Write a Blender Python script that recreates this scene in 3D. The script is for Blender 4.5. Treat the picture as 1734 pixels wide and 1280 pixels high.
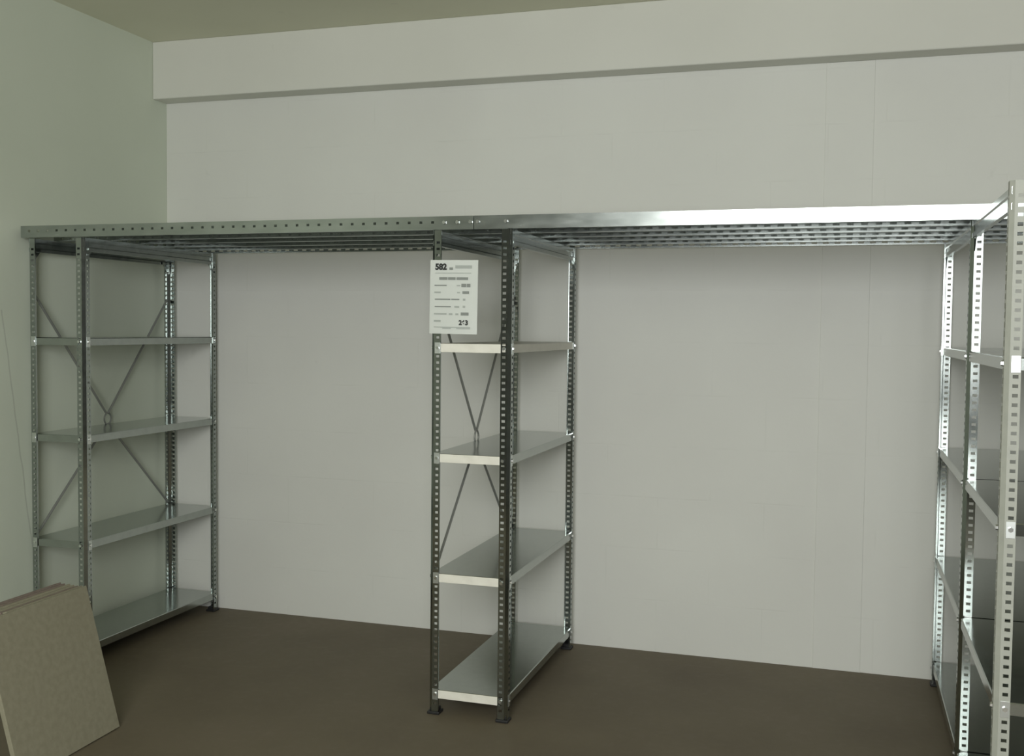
import bpy, bmesh, math, random
from mathutils import Matrix, Vector

for _o in list(bpy.data.objects):
    bpy.data.objects.remove(_o, do_unlink=True)
SC = bpy.context.scene
COL = SC.collection
SX = 0.731            # world X of survey origin; the left wall is X = 0

# ------------------------------------------------------------------ camera
cam_d = bpy.data.cameras.new('camera')
cam = bpy.data.objects.new('camera', cam_d)
COL.objects.link(cam)
SC.camera = cam
cam_d.sensor_fit = 'HORIZONTAL'
cam_d.sensor_width = 36.0
cam_d.lens = 1793.8 / 1734.0 * 36.0
cam_d.clip_start = 0.05
YAW, PITCH, ROLL = -0.3029, -0.0466, 0.0104
fw = Vector((math.sin(YAW) * math.cos(PITCH), math.cos(YAW) * math.cos(PITCH), math.sin(PITCH)))
rt = Vector((math.cos(YAW), -math.sin(YAW), 0))
up = rt.cross(fw)
r2 = rt * math.cos(ROLL) + up * math.sin(ROLL)
u2 = up * math.cos(ROLL) - rt * math.sin(ROLL)
m = Matrix((r2, u2, -fw)).transposed().to_4x4()
m.translation = Vector((2.8583 + SX, -5.0572, 1.5598))
cam.matrix_world = m

# ------------------------------------------------------------------ world, light, exposure
W = bpy.data.worlds.new('sky')
SC.world = W
W.use_nodes = True
W.node_tree.nodes['Background'].inputs['Color'].default_value = (0.80, 0.90, 0.95, 1)
W.node_tree.nodes['Background'].inputs['Strength'].default_value = 1.0
SC.view_settings.view_transform = 'Standard'
SC.view_settings.look = 'None'
SC.view_settings.gamma = 1.0
SC.view_settings.use_curve_mapping = False
SC.view_settings.exposure = 0.0

ROOM_X, ROOM_Y, ROOM_Z = 7.2, -6.7, 3.08
WIN = (2.45, 4.55, 1.20, 3.00)       # window opening in the wall behind the camera: x0, x1, z0, z1
ld = bpy.data.lights.new('window_daylight', 'AREA')
ld.shape = 'RECTANGLE'
ld.size = WIN[1] - WIN[0] - 0.10
ld.size_y = WIN[3] - WIN[2] - 0.10
ld.energy = 182
ld.color = (0.985, 1.0, 0.985)
lo = bpy.data.objects.new('window_daylight', ld)
COL.objects.link(lo)
lo.location = ((WIN[0] + WIN[1]) / 2, ROOM_Y - 0.06, (WIN[2] + WIN[3]) / 2)
lo.rotation_euler = (math.radians(90), 0, 0)      # shines towards +Y

# ------------------------------------------------------------------ helpers
def mat(name, base, rough=0.5, metal=0.0, build=None):
    M = bpy.data.materials.new(name)
    M.use_nodes = True
    nt = M.node_tree
    b = nt.nodes['Principled BSDF']
    b.inputs['Base Color'].default_value = (*base, 1)
    b.inputs['Roughness'].default_value = rough
    b.inputs['Metallic'].default_value = metal
    if build:
        build(nt, b)
    return M

def noise(nt, scale, detail=3, coord='Object', stretch=None):
    tc = nt.nodes.new('ShaderNodeTexCoord')
    n = nt.nodes.new('ShaderNodeTexNoise')
    n.inputs['Scale'].default_value = scale
    n.inputs['Detail'].default_value = detail
    src = tc.outputs[coord]
    if stretch:
        mp = nt.nodes.new('ShaderNodeMapping')
        mp.inputs['Scale'].default_value = stretch
        nt.links.new(src, mp.inputs['Vector'])
        src = mp.outputs['Vector']
    nt.links.new(src, n.inputs['Vector'])
    return n.outputs['Fac']

def ramp(nt, fac, stops):
    r = nt.nodes.new('ShaderNodeValToRGB')
    el = r.color_ramp.elements
    while len(el) < len(stops):
        el.new(0.5)
    for e, (p, c) in zip(el, stops):
        e.position = p
        e.color = (*c, 1) if len(c) == 3 else c
    nt.links.new(fac, r.inputs['Fac'])
    return r.outputs['Color']

def mix(nt, fac, a, b, mode='MIX'):
    x = nt.nodes.new('ShaderNodeMix')
    x.data_type = 'RGBA'
    x.blend_type = mode
    if isinstance(fac, float):
        x.inputs[0].default_value = fac
    else:
        nt.links.new(fac, x.inputs[0])
    for s, v in ((6, a), (7, b)):
        if isinstance(v, tuple):
            x.inputs[s].default_value = (*v, 1)
        else:
            nt.links.new(v, x.inputs[s])
    return x.outputs[2]

def bump(nt, b, height, strength=0.2, dist=0.005):
    n = nt.nodes.new('ShaderNodeBump')
    n.inputs['Strength'].default_value = strength
    n.inputs['Distance'].default_value = dist
    nt.links.new(height, n.inputs['Height'])
    nt.links.new(n.outputs['Normal'], b.inputs['Normal'])

def math_node(nt, op, a, b=None, c=None):
    n = nt.nodes.new('ShaderNodeMath')
    n.operation = op
    for i, v in enumerate((a, b, c)):
        if v is None:
            continue
        if isinstance(v, (int, float)):
            n.inputs[i].default_value = v
        else:
            nt.links.new(v, n.inputs[i])
    return n.outputs[0]

def wall_build(c0, c1, blocks=False, crack=None):
    def f(nt, b):
        n1 = noise(nt, 1.1, 4)
        col = ramp(nt, n1, [(0.3, c0), (0.7, c1)])
        n2 = noise(nt, 9, 5)
        spots = ramp(nt, n2, [(0.70, (0, 0, 0)), (0.78, (1, 1, 1))])
        sp = math_node(nt, 'MULTIPLY', spots, 0.16)
        col = mix(nt, sp, col, (0.42, 0.42, 0.37))
        n3 = noise(nt, 60, 3)
        h = math_node(nt, 'MULTIPLY', n3, 0.25)
        n4 = noise(nt, 5, 3)
        h = math_node(nt, 'ADD', h, n4)
        tc = nt.nodes.new('ShaderNodeTexCoord')
        sep = nt.nodes.new('ShaderNodeSeparateXYZ')
        nt.links.new(tc.outputs['Object'], sep.inputs[0])
        if blocks:
            br = nt.nodes.new('ShaderNodeTexBrick')
            cb = nt.nodes.new('ShaderNodeCombineXYZ')
            nt.links.new(sep.outputs['X'], cb.inputs['X'])
            nt.links.new(sep.outputs['Z'], cb.inputs['Y'])
            nt.links.new(cb.outputs[0], br.inputs['Vector'])
            br.inputs['Scale'].default_value = 1.0
            br.inputs['Brick Width'].default_value = 0.50
            br.inputs['Row Height'].default_value = 0.25
            br.inputs['Mortar Size'].default_value = 0.006
            br.inputs['Mortar Smooth'].default_value = 1.0
            fade = ramp(nt, n4, [(0.45, (0, 0, 0)), (0.62, (1, 1, 1))])
            mo = math_node(nt, 'MULTIPLY', br.outputs['Fac'], fade)
            h = math_node(nt, 'SUBTRACT', h, math_node(nt, 'MULTIPLY', mo, 0.35))
            col = mix(nt, math_node(nt, 'MULTIPLY', mo, 0.05), col, (0.35, 0.35, 0.31))
        if crack:
            y0, z0, y1, z1 = crack
            k = (y1 - y0) / (z1 - z0)
            # wobbling hairline crack: |y - (y0 + k (z - z0) + wobble)| < 2 mm
            line = math_node(nt, 'MULTIPLY_ADD', sep.outputs['Z'], k, y0 - k * z0)
            wob = math_node(nt, 'MULTIPLY_ADD', noise(nt, 4, 2), 0.03, -0.015)
            d = math_node(nt, 'ABSOLUTE', math_node(nt, 'SUBTRACT', sep.outputs['Y'], math_node(nt, 'ADD', line, wob)))
            near = math_node(nt, 'LESS_THAN', d, 0.004)
            up_ = math_node(nt, 'LESS_THAN', sep.outputs['Z'], z0)
            dn_ = math_node(nt, 'GREATER_THAN', sep.outputs['Z'], z1)
            fac = math_node(nt, 'MULTIPLY', math_node(nt, 'MULTIPLY', near, up_), math_node(nt, 'MULTIPLY', dn_, 0.28))
            col = mix(nt, fac, col, (0.25, 0.26, 0.22))
        nt.links.new(col, b.inputs['Base Color'])
        bump(nt, b, h, 0.22, 0.006)
    return f

M_WALL = mat('painted_block_wall', (0.7, 0.7, 0.66), 0.75, 0, wall_build((0.70, 0.70, 0.655), (0.75, 0.755, 0.705), True))
M_WALL_L = mat('painted_plaster_left', (0.7, 0.7, 0.66), 0.8, 0,
               wall_build((0.64, 0.69, 0.58), (0.69, 0.74, 0.63), False, (-1.215, 1.62, -1.03, 0.42)))
M_BEAM = mat('painted_concrete_beam', (0.7, 0.7, 0.66), 0.8, 0, wall_build((0.68, 0.68, 0.62), (0.73, 0.73, 0.67)))
M_CEIL = mat('ceiling_paint', (0.55, 0.54, 0.45), 0.85, 0, wall_build((0.70, 0.695, 0.55), (0.76, 0.755, 0.61)))
M_FRONT = mat('rear_room_wall', (0.3, 0.3, 0.28), 0.8, 0, wall_build((0.125, 0.125, 0.115), (0.15, 0.15, 0.14)))

def floor_build(nt, b):
    n1 = noise(nt, 1.6, 5)
    col = ramp(nt, n1, [(0.3, (0.138, 0.112, 0.074)), (0.55, (0.165, 0.138, 0.091)), (0.75, (0.180, 0.148, 0.102))])
    n2 = noise(nt, 22, 6)
    col = mix(nt, math_node(nt, 'MULTIPLY', ramp(nt, n2, [(0.52, (0, 0, 0)), (0.75, (1, 1, 1))]), 0.35), col, (0.20, 0.175, 0.125))
    nt.links.new(col, b.inputs['Base Color'])
    nt.links.new(math_node(nt, 'MULTIPLY_ADD', n2, 0.3, 0.5), b.inputs['Roughness'])
    bump(nt, b, n2, 0.15, 0.003)
M_FLOOR = mat('brown_concrete_floor', (0.1, 0.08, 0.065), 0.65, 0, floor_build)

def steel_build(c0, c1, r0, r1, stretch=None):
    def f(nt, b):
        n = noise(nt, 28, 4, 'Object', stretch)
        col = ramp(nt, n, [(0.3, c0), (0.7, c1)])
        nt.links.new(col, b.inputs['Base Color'])
        nt.links.new(math_node(nt, 'MULTIPLY_ADD', n, r1 - r0, r0), b.inputs['Roughness'])
    return f
M_POST = mat('galvanised_steel_post', (0.6, 0.62, 0.6), 0.3, 1, steel_build((0.34, 0.37, 0.355), (0.39, 0.42, 0.405), 0.13, 0.18))
M_PLANK = mat('galvanised_steel_plank', (0.6, 0.62, 0.6), 0.3, 1, steel_build((0.36, 0.39, 0.375), (0.44, 0.47, 0.455), 0.20, 0.30, (0.3, 1, 1)))
M_SHELF = mat('galvanised_steel_shelf', (0.55, 0.57, 0.54), 0.35, 1, steel_build((0.40, 0.43, 0.41), (0.44, 0.47, 0.45), 0.13, 0.19))
M_SHELFTAN = mat('beige_coated_shelf', (0.7, 0.67, 0.58), 0.4, 0.0, steel_build((0.70, 0.68, 0.59), (0.76, 0.74, 0.65), 0.35, 0.5))
M_CREAM = mat('cream_edge_strip', (0.78, 0.75, 0.66), 0.45, 0, steel_build((0.80, 0.78, 0.69), (0.88, 0.86, 0.77), 0.40, 0.5))
M_POSTGREY = mat('pale_grey_painted_post', (0.52, 0.53, 0.47), 0.5, 0, steel_build((0.36, 0.37, 0.325), (0.40, 0.41, 0.36), 0.42, 0.55))
M_BRACE = mat('dull_zinc_rod', (0.34, 0.35, 0.33), 0.5, 0.6)
M_BOLT = mat('zinc_bolt', (0.85, 0.87, 0.86), 0.22, 1)
M_CLIP = mat('bright_zinc_clip', (0.72, 0.75, 0.73), 0.35, 1)
M_FOOT = mat('black_plastic_foot', (0.015, 0.015, 0.015), 0.5)
M_PAPER = mat('white_printed_sheet', (0.69, 0.72, 0.68), 0.4)
M_INK = mat('black_ink', (0.02, 0.022, 0.02), 0.6)
M_INKG = mat('grey_ink', (0.25, 0.27, 0.25), 0.6)
M_INKL = mat('pale_grey_ink', (0.42, 0.45, 0.42), 0.6)
def board_build(c0, c1):
    def f(nt, b):
        n = noise(nt, 45, 6)
        col = ramp(nt, n, [(0.35, c0), (0.65, c1)])
        nt.links.new(col, b.inputs['Base Color'])
        bump(nt, b, n, 0.08, 0.002)
    return f
M_BOARD = mat('particle_board_face', (0.35, 0.32, 0.24), 0.7, 0, board_build((0.29, 0.272, 0.193), (0.33, 0.308, 0.222)))
M_BOARD2 = mat('particle_board_brown', (0.24, 0.19, 0.15), 0.7, 0, board_build((0.21, 0.17, 0.14), (0.26, 0.21, 0.175)))
M_WFRAME = mat('white_window_frame', (0.7, 0.7, 0.7), 0.4, 0, wall_build((0.68, 0.68, 0.67), (0.72, 0.72, 0.71)))

def link(name, me, material=None, parent=None, loc=(0, 0, 0), rz=0.0):
    o = bpy.data.objects.new(name, me)
    COL.objects.link(o)
    if material is not None and not me.materials:
        me.materials.append(material)
    o.parent = parent
    o.location = loc
    o.rotation_euler = (0, 0, rz)
    return o

def mesh_from(bm, name):
    bmesh.ops.recalc_face_normals(bm, faces=bm.faces)
    me = bpy.data.meshes.new(name)
    bm.to_mesh(me)
    bm.free()
    return me

def box_bm(bm, x0, x1, y0, y1, z0, z1, bev=0.0):
    r = bmesh.ops.create_cube(bm, size=1.0, matrix=Matrix.Translation(((x0 + x1) / 2, (y0 + y1) / 2, (z0 + z1) / 2))
                              @ Matrix.Diagonal((x1 - x0, y1 - y0, z1 - z0, 1)))
    if bev:
        ed = set(e for v in r['verts'] for e in v.link_edges)
        bmesh.ops.bevel(bm, geom=list(ed), offset=bev, segments=2, affect='EDGES', profile=0.5)

def box_me(name, *a, bev=0.0):
    bm = bmesh.new()
    box_bm(bm, *a, bev=bev)
    return mesh_from(bm, name)

def sheet_me(name, prof, length, holes=(), slots=(), axis='Z', thick=0.0018, t_start=0.0):
    """Folded sheet metal: 2-D profile (u, v) swept along an axis; holes = s-ranges on the unfolded
    profile, slots = t-ranges along the sweep; each hole x slot cell is punched out."""
    acc = [0.0]
    for a, b in zip(prof, prof[1:]):
        acc.append(acc[-1] + math.dist(a, b))
    S = sorted(set([round(s, 6) for s in acc] + [round(s, 6) for h in holes for s in h]))
    T = sorted(set([0.0, round(length, 6)] + [round(t, 6) for q in slots for t in q]))
    def at(s):
        for i in range(len(prof) - 1):
            if s <= acc[i + 1] + 1e-5:
                k = (s - acc[i]) / (acc[i + 1] - acc[i])
                return (prof[i][0] + (prof[i + 1][0] - prof[i][0]) * k, prof[i][1] + (prof[i + 1][1] - prof[i][1]) * k)
    bm = bmesh.new()
    V = {}
    def vert(i, j):
        if (i, j) not in V:
            u, v = at(S[i])
            t = T[j] + t_start
            V[(i, j)] = bm.verts.new((u, v, t) if axis == 'Z' else (t, u, v) if axis == 'X' else (u, t, v))
        return V[(i, j)]
    for i in range(len(S) - 1):
        sm = (S[i] + S[i + 1]) / 2
        ih = any(h[0] < sm < h[1] for h in holes)
        for j in range(len(T) - 1):
            if ih:
                tm = (T[j] + T[j + 1]) / 2
                if any(q[0] < tm < q[1] for q in slots):
                    continue
            bm.faces.new((vert(i, j), vert(i + 1, j), vert(i + 1, j + 1), vert(i, j + 1)))
    bmesh.ops.recalc_face_normals(bm, faces=bm.faces)
    bmesh.ops.solidify(bm, geom=bm.faces[:], thickness=thick)
    return mesh_from(bm, name)

def tag(o, label=None, cat=None, group=None, kind=None):
    for k, v in (('label', label), ('category', cat), ('group', group), ('kind', kind)):
        if v:
            o[k] = v
    return o

def thing(name, loc, label, cat, group=None):
    o = bpy.data.objects.new(name, None)
    COL.objects.link(o)
    o.location = loc
    o.empty_display_size = 0.1
    return tag(o, label, cat, group)

# ------------------------------------------------------------------ the room
def struct(name, me, material, label, cat, loc=(0, 0, 0)):
    return tag(link(name, me, material, None, loc), label, cat, None, 'structure')

struct('floor', box_me('floor', -0.15, ROOM_X + 0.15, ROOM_Y - 0.2, 0.15, -0.12, 0.0), M_FLOOR,
       'worn dark brown concrete floor of the storage room', 'floor')
struct('ceiling', box_me('ceiling', -0.15, ROOM_X + 0.15, ROOM_Y - 0.2, 0.15, ROOM_Z, ROOM_Z + 0.12), M_CEIL,
       'dull cream painted ceiling above the racks', 'ceiling')
wall_back = struct('wall_back', box_me('wall_back', -0.15, ROOM_X + 0.15, 0.0, 0.15, 0.0, ROOM_Z), M_WALL,
                   'white painted block wall behind the metal racks', 'wall')
struct('wall_left', box_me('wall_left', -0.15, 0.0, ROOM_Y - 0.2, 0.0, 0.0, ROOM_Z), M_WALL_L,
       'pale greenish plaster wall with a thin slanting crack', 'wall')
struct('wall_right', box_me('wall_right', ROOM_X, ROOM_X + 0.15, ROOM_Y - 0.2, 0.0, 0.0, ROOM_Z), M_FRONT,
       'grey wall on the far side of the two-bay rack', 'wall')
bm = bmesh.new()
box_bm(bm, 0, WIN[0], ROOM_Y - 0.2, ROOM_Y, 0, ROOM_Z)
box_bm(bm, WIN[1], ROOM_X, ROOM_Y - 0.2, ROOM_Y, 0, ROOM_Z)
box_bm(bm, WIN[0], WIN[1], ROOM_Y - 0.2, ROOM_Y, 0, WIN[2])
box_bm(bm, WIN[0], WIN[1], ROOM_Y - 0.2, ROOM_Y, WIN[3], ROOM_Z)
struct('wall_front', mesh_from(bm, 'wall_front'), M_FRONT, 'grey wall with the daylight window behind the viewer', 'wall')
bm = bmesh.new()
for a in ((WIN[0], WIN[0] + .05, WIN[2], WIN[3]), (WIN[1] - .05, WIN[1], WIN[2], WIN[3]),
          (WIN[0] + .05, WIN[1] - .05, WIN[2], WIN[2] + .05), (WIN[0] + .05, WIN[1] - .05, WIN[3] - .05, WIN[3])):
    box_bm(bm, a[0], a[1], ROOM_Y - 0.14, ROOM_Y - 0.05, a[2], a[3])
struct('window_1', mesh_from(bm, 'window_1'), M_WFRAME, 'white frame of the wide window behind the viewer', 'window')
# downstand beam under the ceiling along the back wall, and a barely proud plaster strip on the wall
bm = bmesh.new()
box_bm(bm, 0.0, ROOM_X, -0.125, 0.0, 2.775, ROOM_Z, bev=0.006)
struct('trim_1', mesh_from(bm, 'trim_1'), M_BEAM, 'white painted concrete beam under the ceiling on the back wall', 'beam')
bm = bmesh.new()
box_bm(bm, 2.755 + SX, 2.965 + SX, -0.005, 0.0, 0.0, 2.775, bev=0.002)
pl = link('plaster_strip', mesh_from(bm, 'plaster_strip'), M_WALL, wall_back)

# ------------------------------------------------------------------ shared rack parts
PF = 0.040                     # flange width of the slotted angle posts
def post_profile():
    c = 0.012
    return [(PF, 0.007), (PF, 0), (c, 0), (0, c), (0, PF), (0.007, PF)]
_p = post_profile()
_a = [0]
for q0, q1 in zip(_p, _p[1:]):
    _a.append(_a[-1] + math.dist(q0, q1))
H1 = (_a[1] + 0.006, _a[1] + 0.020)          # hole column on the x flange
H2 = (_a[4] - 0.020, _a[4] - 0.006)          # hole column on the y flange
POST_TOP = 1.946
def post_me(name, top):
    n = int((top - 0.05) / 0.025)
    sl = [(0.03 + i * 0.025, 0.03 + i * 0.025 + 0.0095) for i in range(n)]
    return sheet_me(name, _p, top - 0.012, (H1, H2), sl, 'Z', 0.0018, 0.012)
ME_POST = post_me('post', POST_TOP)
ME_POST_TALL = post_me('post_tall', 1.962)
bm = bmesh.new()
box_bm(bm, -0.006, 0.046, -0.006, 0.046, 0.0, 0.012, bev=0.003)
box_bm(bm, 0.004, 0.038, 0.004, 0.038, 0.010, 0.026, bev=0.002)
ME_FOOT = mesh_from(bm, 'foot')

def hexbolt_me(name, d):
    """hexagon bolt head with a washer face, axis along local -y"""
    bm = bmesh.new()
    rot = Matrix.Rotation(math.radians(90), 4, 'X')
    bmesh.ops.create_cone(bm, cap_ends=True, segments=6, radius1=d, radius2=d * 0.86, depth=0.006, matrix=rot)
    return mesh_from(bm, name)
ME_BOLT = hexbolt_me('bolt', 0.008)
ME_CLIP = box_me('shelf_clip', 0.0155, 0.0385, -0.0012, 0.0, -0.040, 0.004, bev=0.0003)

def tray_me(name, w, l, rim=0.034, cut=0.017):
    """pressed shelf tray: top sheet, folded rim, return lip, corners cut for the posts; origin at centre top"""
    bm = bmesh.new()
    def loop(ins, z):
        x, y, c = w / 2 - ins, l / 2 - ins, cut
        P = [(-x + c, -y), (x - c, -y), (x, -y + c), (x, y - c), (x - c, y), (-x + c, y), (-x, y - c), (-x, -y + c)]
        return [bm.verts.new((a, b, z)) for a, b in P]
    L0, L1, L2, L3 = loop(0.003, 0), loop(0, -0.003), loop(0, -rim), loop(0.012, -rim)
    bm.faces.new(L0)
    for A, B in ((L0, L1), (L1, L2), (L2, L3)):
        for i in range(8):
            j = (i + 1) % 8
            bm.faces.new((A[i], A[j], B[j], B[i]))
    bmesh.ops.recalc_face_normals(bm, faces=bm.faces)
    bmesh.ops.solidify(bm, geom=bm.faces[:], thickness=0.0012)
    return mesh_from(bm, name)

def side_beam_me(name, l):
    prof = [(0.014, -0.060), (0, -0.060), (0, -0.044), (0.005, -0.040), (0.005, -0.022), (0, -0.018), (0, 0), (0.014, 0)]
    return sheet_me(name, prof, l, axis='Y', thick=0.0015)

def gusset_me():
    bm = bmesh.new()
    pts = [(0, 0), (0.060, 0), (0.060, -0.010), (0.016, -0.062), (0, -0.062)]
    a = [bm.verts.new((0, y, z)) for y, z in pts]
    b = [bm.verts.new((0.002, y, z)) for y, z in pts]
    bm.faces.new(a)
    bm.faces.new(b)
    for i in range(5):
        bm.faces.new((a[i], a[(i + 1) % 5], b[(i + 1) % 5], b[i]))
    return mesh_from(bm, 'gusset')
ME_GUS = gusset_me()
ME_GUS2 = ME_GUS.copy()
for v in ME_GUS2.vertices:
    v.co.y *= -1
ME_GUS2.flip_normals()

def rod_me(name, p, q, r=0.0058):
    p, q = Vector(p), Vector(q)
    d = q - p
    bm = bmesh.new()
    mt = Matrix.Translation((p + q) / 2) @ d.to_track_quat('Z', 'Y').to_matrix().to_4x4() @ Matrix.Diagonal((1.0, 1.0, 1, 1))
    bmesh.ops.create_cone(bm, cap_ends=True, segments=8, radius1=r, radius2=r, depth=d.length, matrix=mt)
    return mesh_from(bm, name)

def ring_me(name, ry, rz, r=0.0045):
    bm = bmesh.new()
    n, k = 16, 6
    rows = []
    for i in range(n):
        a = 2 * math.pi * i / n
        # pinched ring, almost a diamond
        cy, cz = ry * math.cos(a) * (0.75 + 0.25 * abs(math.cos(a))), rz * math.sin(a)
        t = Vector((0, math.cos(a), math.sin(a)))
        rows.append([bm.verts.new(Vector((0, cy, cz)) + r * (math.cos(2 * math.pi * j / k) * Vector((1, 0, 0)) + math.sin(2 * math.pi * j / k) * t))
                     for j in range(k)])
    for i in range(n):
        A, B = rows[i], rows[(i + 1) % n]
        for j in range(k):
            bm.faces.new((A[j], A[(j + 1) % k], B[(j + 1) % k], B[j]))
    return mesh_from(bm, name)

Z_SHELF = (1.498, 1.058, 0.575, 0.101)
INS = 0.0035

def add_corner(root, x, y, rz, me=None, top=POST_TOP):
    p = link('post', me or ME_POST, M_POSTGREY if me else M_POST, root, (x, y, 0), rz)
    link('foot', ME_FOOT, M_FOOT, p)
    for z in Z_SHELF:
        link('shelf_clip', ME_CLIP, M_CLIP, p, (0, -0.0005, z))
        link('bolt', ME_BOLT, M_BOLT, p, (0.027, -0.0035, z - 0.017))
        link('bolt', ME_BOLT, M_BOLT, p, (-0.0035, 0.027, z - 0.017), -math.pi / 2)
    return p

def add_brace(root, x, y_f, y_b, zu, zl, zc, rx=0.012):
    """four tie rods meeting in a small ring, in the plane x = const"""
    ym = (y_f + y_b) / 2
    for ya, za in ((y_f, zu), (y_b, zu), (y_f, zl), (y_b, zl)):
        s = 1 if ya > ym else -1
        u = 1 if za > zc else -1
        link('brace_rod', rod_me('brace_rod', (x, ya, za), (x, ym + s * 0.006, zc + u * 0.026)), M_BRACE, root)
    link('brace_ring', ring_me('brace_ring', 0.026, 0.030), M_BRACE, root, (x + 0.002, ym, zc))

def add_bay(root, w, y_b, y_f, materials, sides=(0, 1)):
    l = y_b - y_f
    tray = tray_me('shelf', w - 2 * INS, l - 2 * INS)
    shelves = []
    for z, mm in zip(Z_SHELF, materials):
        me = tray
        if mm is not M_SHELF:
            me = tray.copy()
        shelves.append(link('shelf', me, mm, root, (w / 2, (y_b + y_f) / 2, z)))
    sb = side_beam_me('side_beam', l - 2 * INS - 0.004)
    for s in sides:
        o = link('side_beam', sb, M_PLANK, root, (INS + 0.0005, y_f + INS + 0.002, POST_TOP), 0)
        if s:
            o.location = (w - INS - 0.0005, y_b - INS - 0.002, POST_TOP)
            o.rotation_euler = (0, 0, math.pi)
        xg = INS + 0.006 if not s else w - INS - 0.008
        link('gusset_plate', ME_GUS, M_POST, root, (xg, y_f + 0.010, POST_TOP - 0.045))
        link('gusset_plate', ME_GUS2, M_POST, root, (xg, y_b - 0.010, POST_TOP - 0.045))
    return shelves

# ------------------------------------------------------------------ the three racks (origin: back-left foot on the floor)
def single_rack(x, y, w, l, label, mats):
    root = thing('metal_shelf_rack', (x, y, 0), label, 'shelf rack', None)
    add_corner(root, 0, -l, 0)
    add_corner(root, w, -l, math.pi / 2)
    add_corner(root, w, 0, math.pi)
    add_corner(root, 0, 0, -math.pi / 2)
    sh = add_bay(root, w, 0, -l, mats)
    return root, sh

LU = 1.0555
rackL, shL = single_rack(-0.690 + SX, -0.047, 0.305, LU,
                         'galvanised steel shelf rack standing in the corner against the left wall', [M_SHELF] * 4)
add_brace(rackL, 0.008, -LU + 0.030, -0.030, 1.695, 0.585, 1.085)
rackC, shC = single_rack(1.291 + SX, -0.070, 0.331, LU,
                         'freestanding galvanised rack with cream shelf edges and a printed sheet hung on it',
                         [M_SHELFTAN, M_SHELF, M_SHELF, M_SHELF])
add_brace(rackC, 0.008, -LU + 0.030, -0.030, 1.715, 0.565, 1.075)
strip_me = box_me('edge_strip', -0.331 / 2 + 0.038, 0.331 / 2 - 0.038, -LU / 2 + INS - 0.0022, -LU / 2 + INS - 0.0002, -0.0345, -0.001, bev=0.0006)
for s in shC:
    tag(link('edge_strip', strip_me, M_CREAM, s), 'cream strip along the front edge of the shelf')

rackR = thing('metal_shelf_rack', (3.2655 + SX, -0.056, 0),
              'two-bay galvanised rack with bright slotted posts under the end of the steel deck', 'shelf rack')
WR, Y2 = 0.50, -1.945
for xx, rots in ((0, (-math.pi / 2, 0, 0)), (WR, (math.pi, math.pi / 2, math.pi / 2))):
    add_corner(rackR, xx, 0, rots[0])
    add_corner(rackR, xx, -LU, rots[1])
    tag(add_corner(rackR, xx, Y2, rots[2], ME_POST_TALL), 'pale grey painted end post')
add_bay(rackR, WR, 0, -LU, [M_SHELF] * 4)
add_bay(rackR, WR, -LU - 0.001, Y2, [M_SHELF] * 4)

# ------------------------------------------------------------------ steel deck planks lying on the racks
PW = 0.2135
DECK_Y0 = -0.070 - LU - 0.006
SEAM = 1.468 + SX
def plank_me(name, length, low, front_holes, other_holes):
    h = 0.052
    prof = [(0.014, 0), (0, 0), (0, h), (PW - 0.002, h), (PW - 0.002, 0), (PW - 0.016, 0)]
    s1 = 0.014
    s4 = 0.014 + h + PW - 0.002
    holes = []
    if front_holes:
        holes.append((s1 + front_holes[0], s1 + front_holes[1]))
    if other_holes:
        holes.append((s4 + h - other_holes[1], s4 + h - other_holes[0]))
    n = int((length - 0.06) / 0.05)
    return sheet_me(name, prof, length, holes, [(0.04 + i * 0.05, 0.04 + i * 0.05 + low) for i in range(n)], 'X', 0.0016)
spans = ((-0.700 + SX, SEAM - 0.0015, 'on the corner rack', 'left'),
         (SEAM + 0.0015, 3.62 + SX, 'on the two-bay rack', 'right'))
for x0, x1, where, side in spans:
    L = x1 - x0
    if side == 'left':
        me_f = plank_me('deck_plank_front', L, 0.012, (0.024, 0.034), (0.006, 0.016))
    else:
        me_f = plank_me('deck_plank_front', L, 0.024, None, (0.008, 0.018))
    me_o = plank_me('deck_plank', L, 0.024, (0.008, 0.018), (0.008, 0.018))
    for i in range(5):
        o = link('deck_plank', me_f if i == 0 else me_o, M_PLANK, None, (x0, DECK_Y0 + i * PW, POST_TOP + 0.001))
        if i == 0:
            lab = ('galvanised front deck plank with a row of small holes, ' if side == 'left' else
                   'galvanised front deck plank with a plain shining face, ') + where
        else:
            lab = ('slotted deck plank right behind the front plank, ', 'slotted deck plank in the middle of the deck, ',
                   'slotted deck plank second from the wall, ', 'slotted deck plank running along the wall, ')[i - 1] + where
        tag(o, lab, 'deck plank', 'steel planks of the deck over the racks')
    # bolts joining the front plank to the rack posts
    front = [o for o in COL.objects if o.name.startswith('deck_plank')][-5]
    bme = bpy.data.meshes.get('plank_bolt')
    if bme is None:
        bm = bmesh.new()
        bmesh.ops.create_cone(bm, cap_ends=True, segments=6, radius1=0.008, radius2=0.007, depth=0.006,
                              matrix=Matrix.Rotation(math.radians(90), 4, 'X'))
        bme = mesh_from(bm, 'plank_bolt')
    for bx in ((1.345, 1.400, 1.455) if side == 'left' else (1.485, 1.600, 3.285)):
        link('bolt', bme, M_BOLT, front, (bx + SX - x0, -0.004, 0.028))

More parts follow.
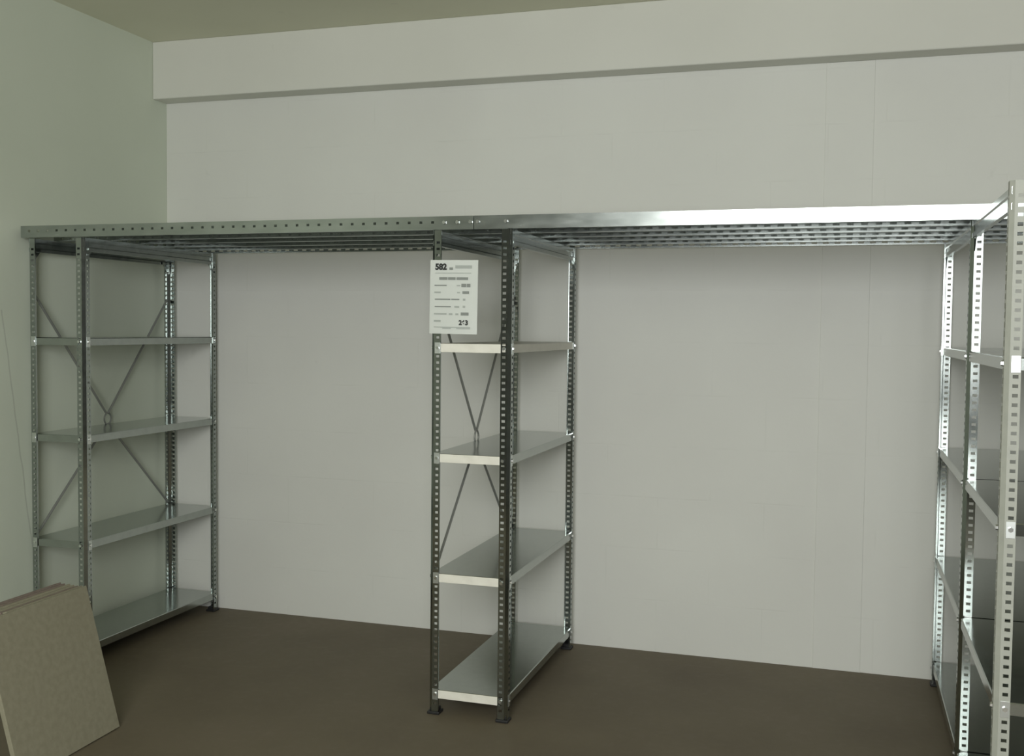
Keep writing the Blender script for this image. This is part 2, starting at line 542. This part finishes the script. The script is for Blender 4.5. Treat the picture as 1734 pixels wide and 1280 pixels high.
# ------------------------------------------------------------------ printed sheet hung on the middle rack
SH_W, SH_H = 0.200, 0.290
sheet_root = thing('price_sheet', (1.2895 + SX, DECK_Y0 - 0.0035, 1.8275),
                   'white printed price sheet hanging on the front post of the middle rack', 'sign')
sheet_root.rotation_euler = (0, math.radians(0.6), 0)
bm = bmesh.new()
NX, NZ = 8, 10
g = [[bm.verts.new((SH_W * i / NX, -0.006 * math.sin(math.pi * i / NX) * (j / NZ), -SH_H * j / NZ)) for i in range(NX + 1)] for j in range(NZ + 1)]
for j in range(NZ):
    for i in range(NX):
        bm.faces.new((g[j][i], g[j][i + 1], g[j + 1][i + 1], g[j + 1][i]))
bmesh.ops.recalc_face_normals(bm, faces=bm.faces)
bmesh.ops.solidify(bm, geom=bm.faces[:], thickness=0.0012)
link('paper', mesh_from(bm, 'paper'), M_PAPER, sheet_root)
def print_y(x, z):
    return -0.006 * math.sin(math.pi * x / SH_W) * (-z / SH_H) - 0.0025
PX = SH_W / 81.0       # one photo pixel on the sheet
def bar(name, u0, u1, v0, v1, material):
    """printed line, u/v in sheet pixels from its top-left corner"""
    bm = bmesh.new()
    n = 4
    top, bot = [], []
    for i in range(n + 1):
        x = (u0 + (u1 - u0) * i / n) * PX
        z0, z1 = -v0 * SH_H / 125, -v1 * SH_H / 125
        top.append(bm.verts.new((x, print_y(x, z0), z0)))
        bot.append(bm.verts.new((x, print_y(x, z1), z1)))
    for i in range(n):
        bm.faces.new((bot[i], bot[i + 1], top[i + 1], top[i]))
    return link(name, mesh_from(bm, name), material, sheet_root)
def text(name, body, u, v, size, material, bold=0.0):
    cu = bpy.data.curves.new(name, 'FONT')
    cu.body = body
    cu.size = size
    cu.offset = bold
    cu.extrude = 0.0003
    tmp = bpy.data.objects.new(name, cu)
    COL.objects.link(tmp)
    bpy.context.view_layer.update()
    me = bpy.data.meshes.new_from_object(tmp)
    bpy.data.objects.remove(tmp)
    x, z = u * PX, -v * SH_H / 125
    o = link(name, me, material, sheet_root, (x, print_y(x + 0.02, z) - 0.0012, z))
    o.rotation_euler = (math.radians(90), 0, 0)
    return o
text('printed_number', '582', 9, 16.0, 0.032, M_INK, 0.0016)
text('printed_number', '263', 51, 109.5, 0.026, M_INK, 0.0010)
for u0, u1, v0, v1, mm in (
        (33, 39, 12.5, 16.5, M_INKG), (43, 71, 9, 14, M_INKL),
        (9, 70, 21.5, 22.5, M_INKL),
        (16, 30, 29, 33.5, M_INKG), (31, 44, 29, 33.5, M_INKG), (45.5, 65, 29, 33.5, M_INKG),
        (8, 29, 42, 44, M_INKG), (46, 52, 42, 44, M_INKL), (54, 62, 40, 45.5, M_INKG), (63, 69, 40, 45.5, M_INKG),
        (8, 19, 53.5, 56, M_INKL), (47, 52, 54, 56, M_INKL), (56, 67, 52.5, 57, M_INKG),
        (9, 36, 65.5, 67.5, M_INKG), (37.5, 51, 65.5, 67.5, M_INKG), (57, 61, 65, 68.5, M_INKL),
        (9, 37, 78, 80, M_INKG), (43, 51, 77.5, 80.5, M_INKL), (57, 61, 77, 80.5, M_INKL),
        (8, 30, 90, 92.5, M_INKL), (34, 40, 90, 93, M_INKL), (45, 50, 90, 93, M_INKL), (54, 67, 88.5, 93.5, M_INKG),
        (8, 20, 102, 105, M_INKL),
        (8, 70, 113, 114.5, M_INKL), (23, 38, 115, 116.5, M_INKL), (47, 70, 115, 116.5, M_INKL)):
    bar('printed_line', u0, u1, v0, v1, mm)

# ------------------------------------------------------------------ stack of boards leaning at the left
random.seed(3)
TH = 0.0185
lean = math.atan(0.2716)
def board(i, y0, y1, h, off, material, label):
    """board on its edge: local x = thickness (towards -x), y along the wall, z up the slope"""
    me = box_me('particle_board', -TH, 0, y0, y1, 0, h, bev=0.0012)
    o = link('particle_board', me, material)
    M = Matrix.Translation((0.218 + SX - off, -1.654, 0)) @ Matrix.Rotation(0.030, 4, 'Z') @ Matrix.Rotation(-lean, 4, 'Y')
    c = M @ Vector((-TH, 0, 0))
    z = min((M @ Vector((-TH, 0, 0))).z, (M @ Vector((0, 0, 0))).z)
    M.translation.z -= z
    o.matrix_world = M
    tag(o, label, 'board', 'boards leaning by the corner rack')
board(0, -0.535, 0.0, 0.560, 0.0, M_BOARD, 'beige particle board, front one of the boards leaning by the corner rack')
for i in range(1, 7):
    board(i, -0.40 - random.uniform(0, .02), random.uniform(-.006, .004), 0.560 + random.uniform(-.004, .004),
          i * (TH + 0.0006) / math.cos(lean), M_BOARD2 if i in (2, 5, 6) else M_BOARD,
          ('beige board right behind the beige front board of the leaning stack', 'brown board third from the front of the leaning stack',
           'beige board just behind the third, brown board of the leaning stack', 'beige board just in front of the two rear brown boards',
           'brown board second from the back of the leaning stack', 'brown board at the back of the leaning stack')[i - 1])
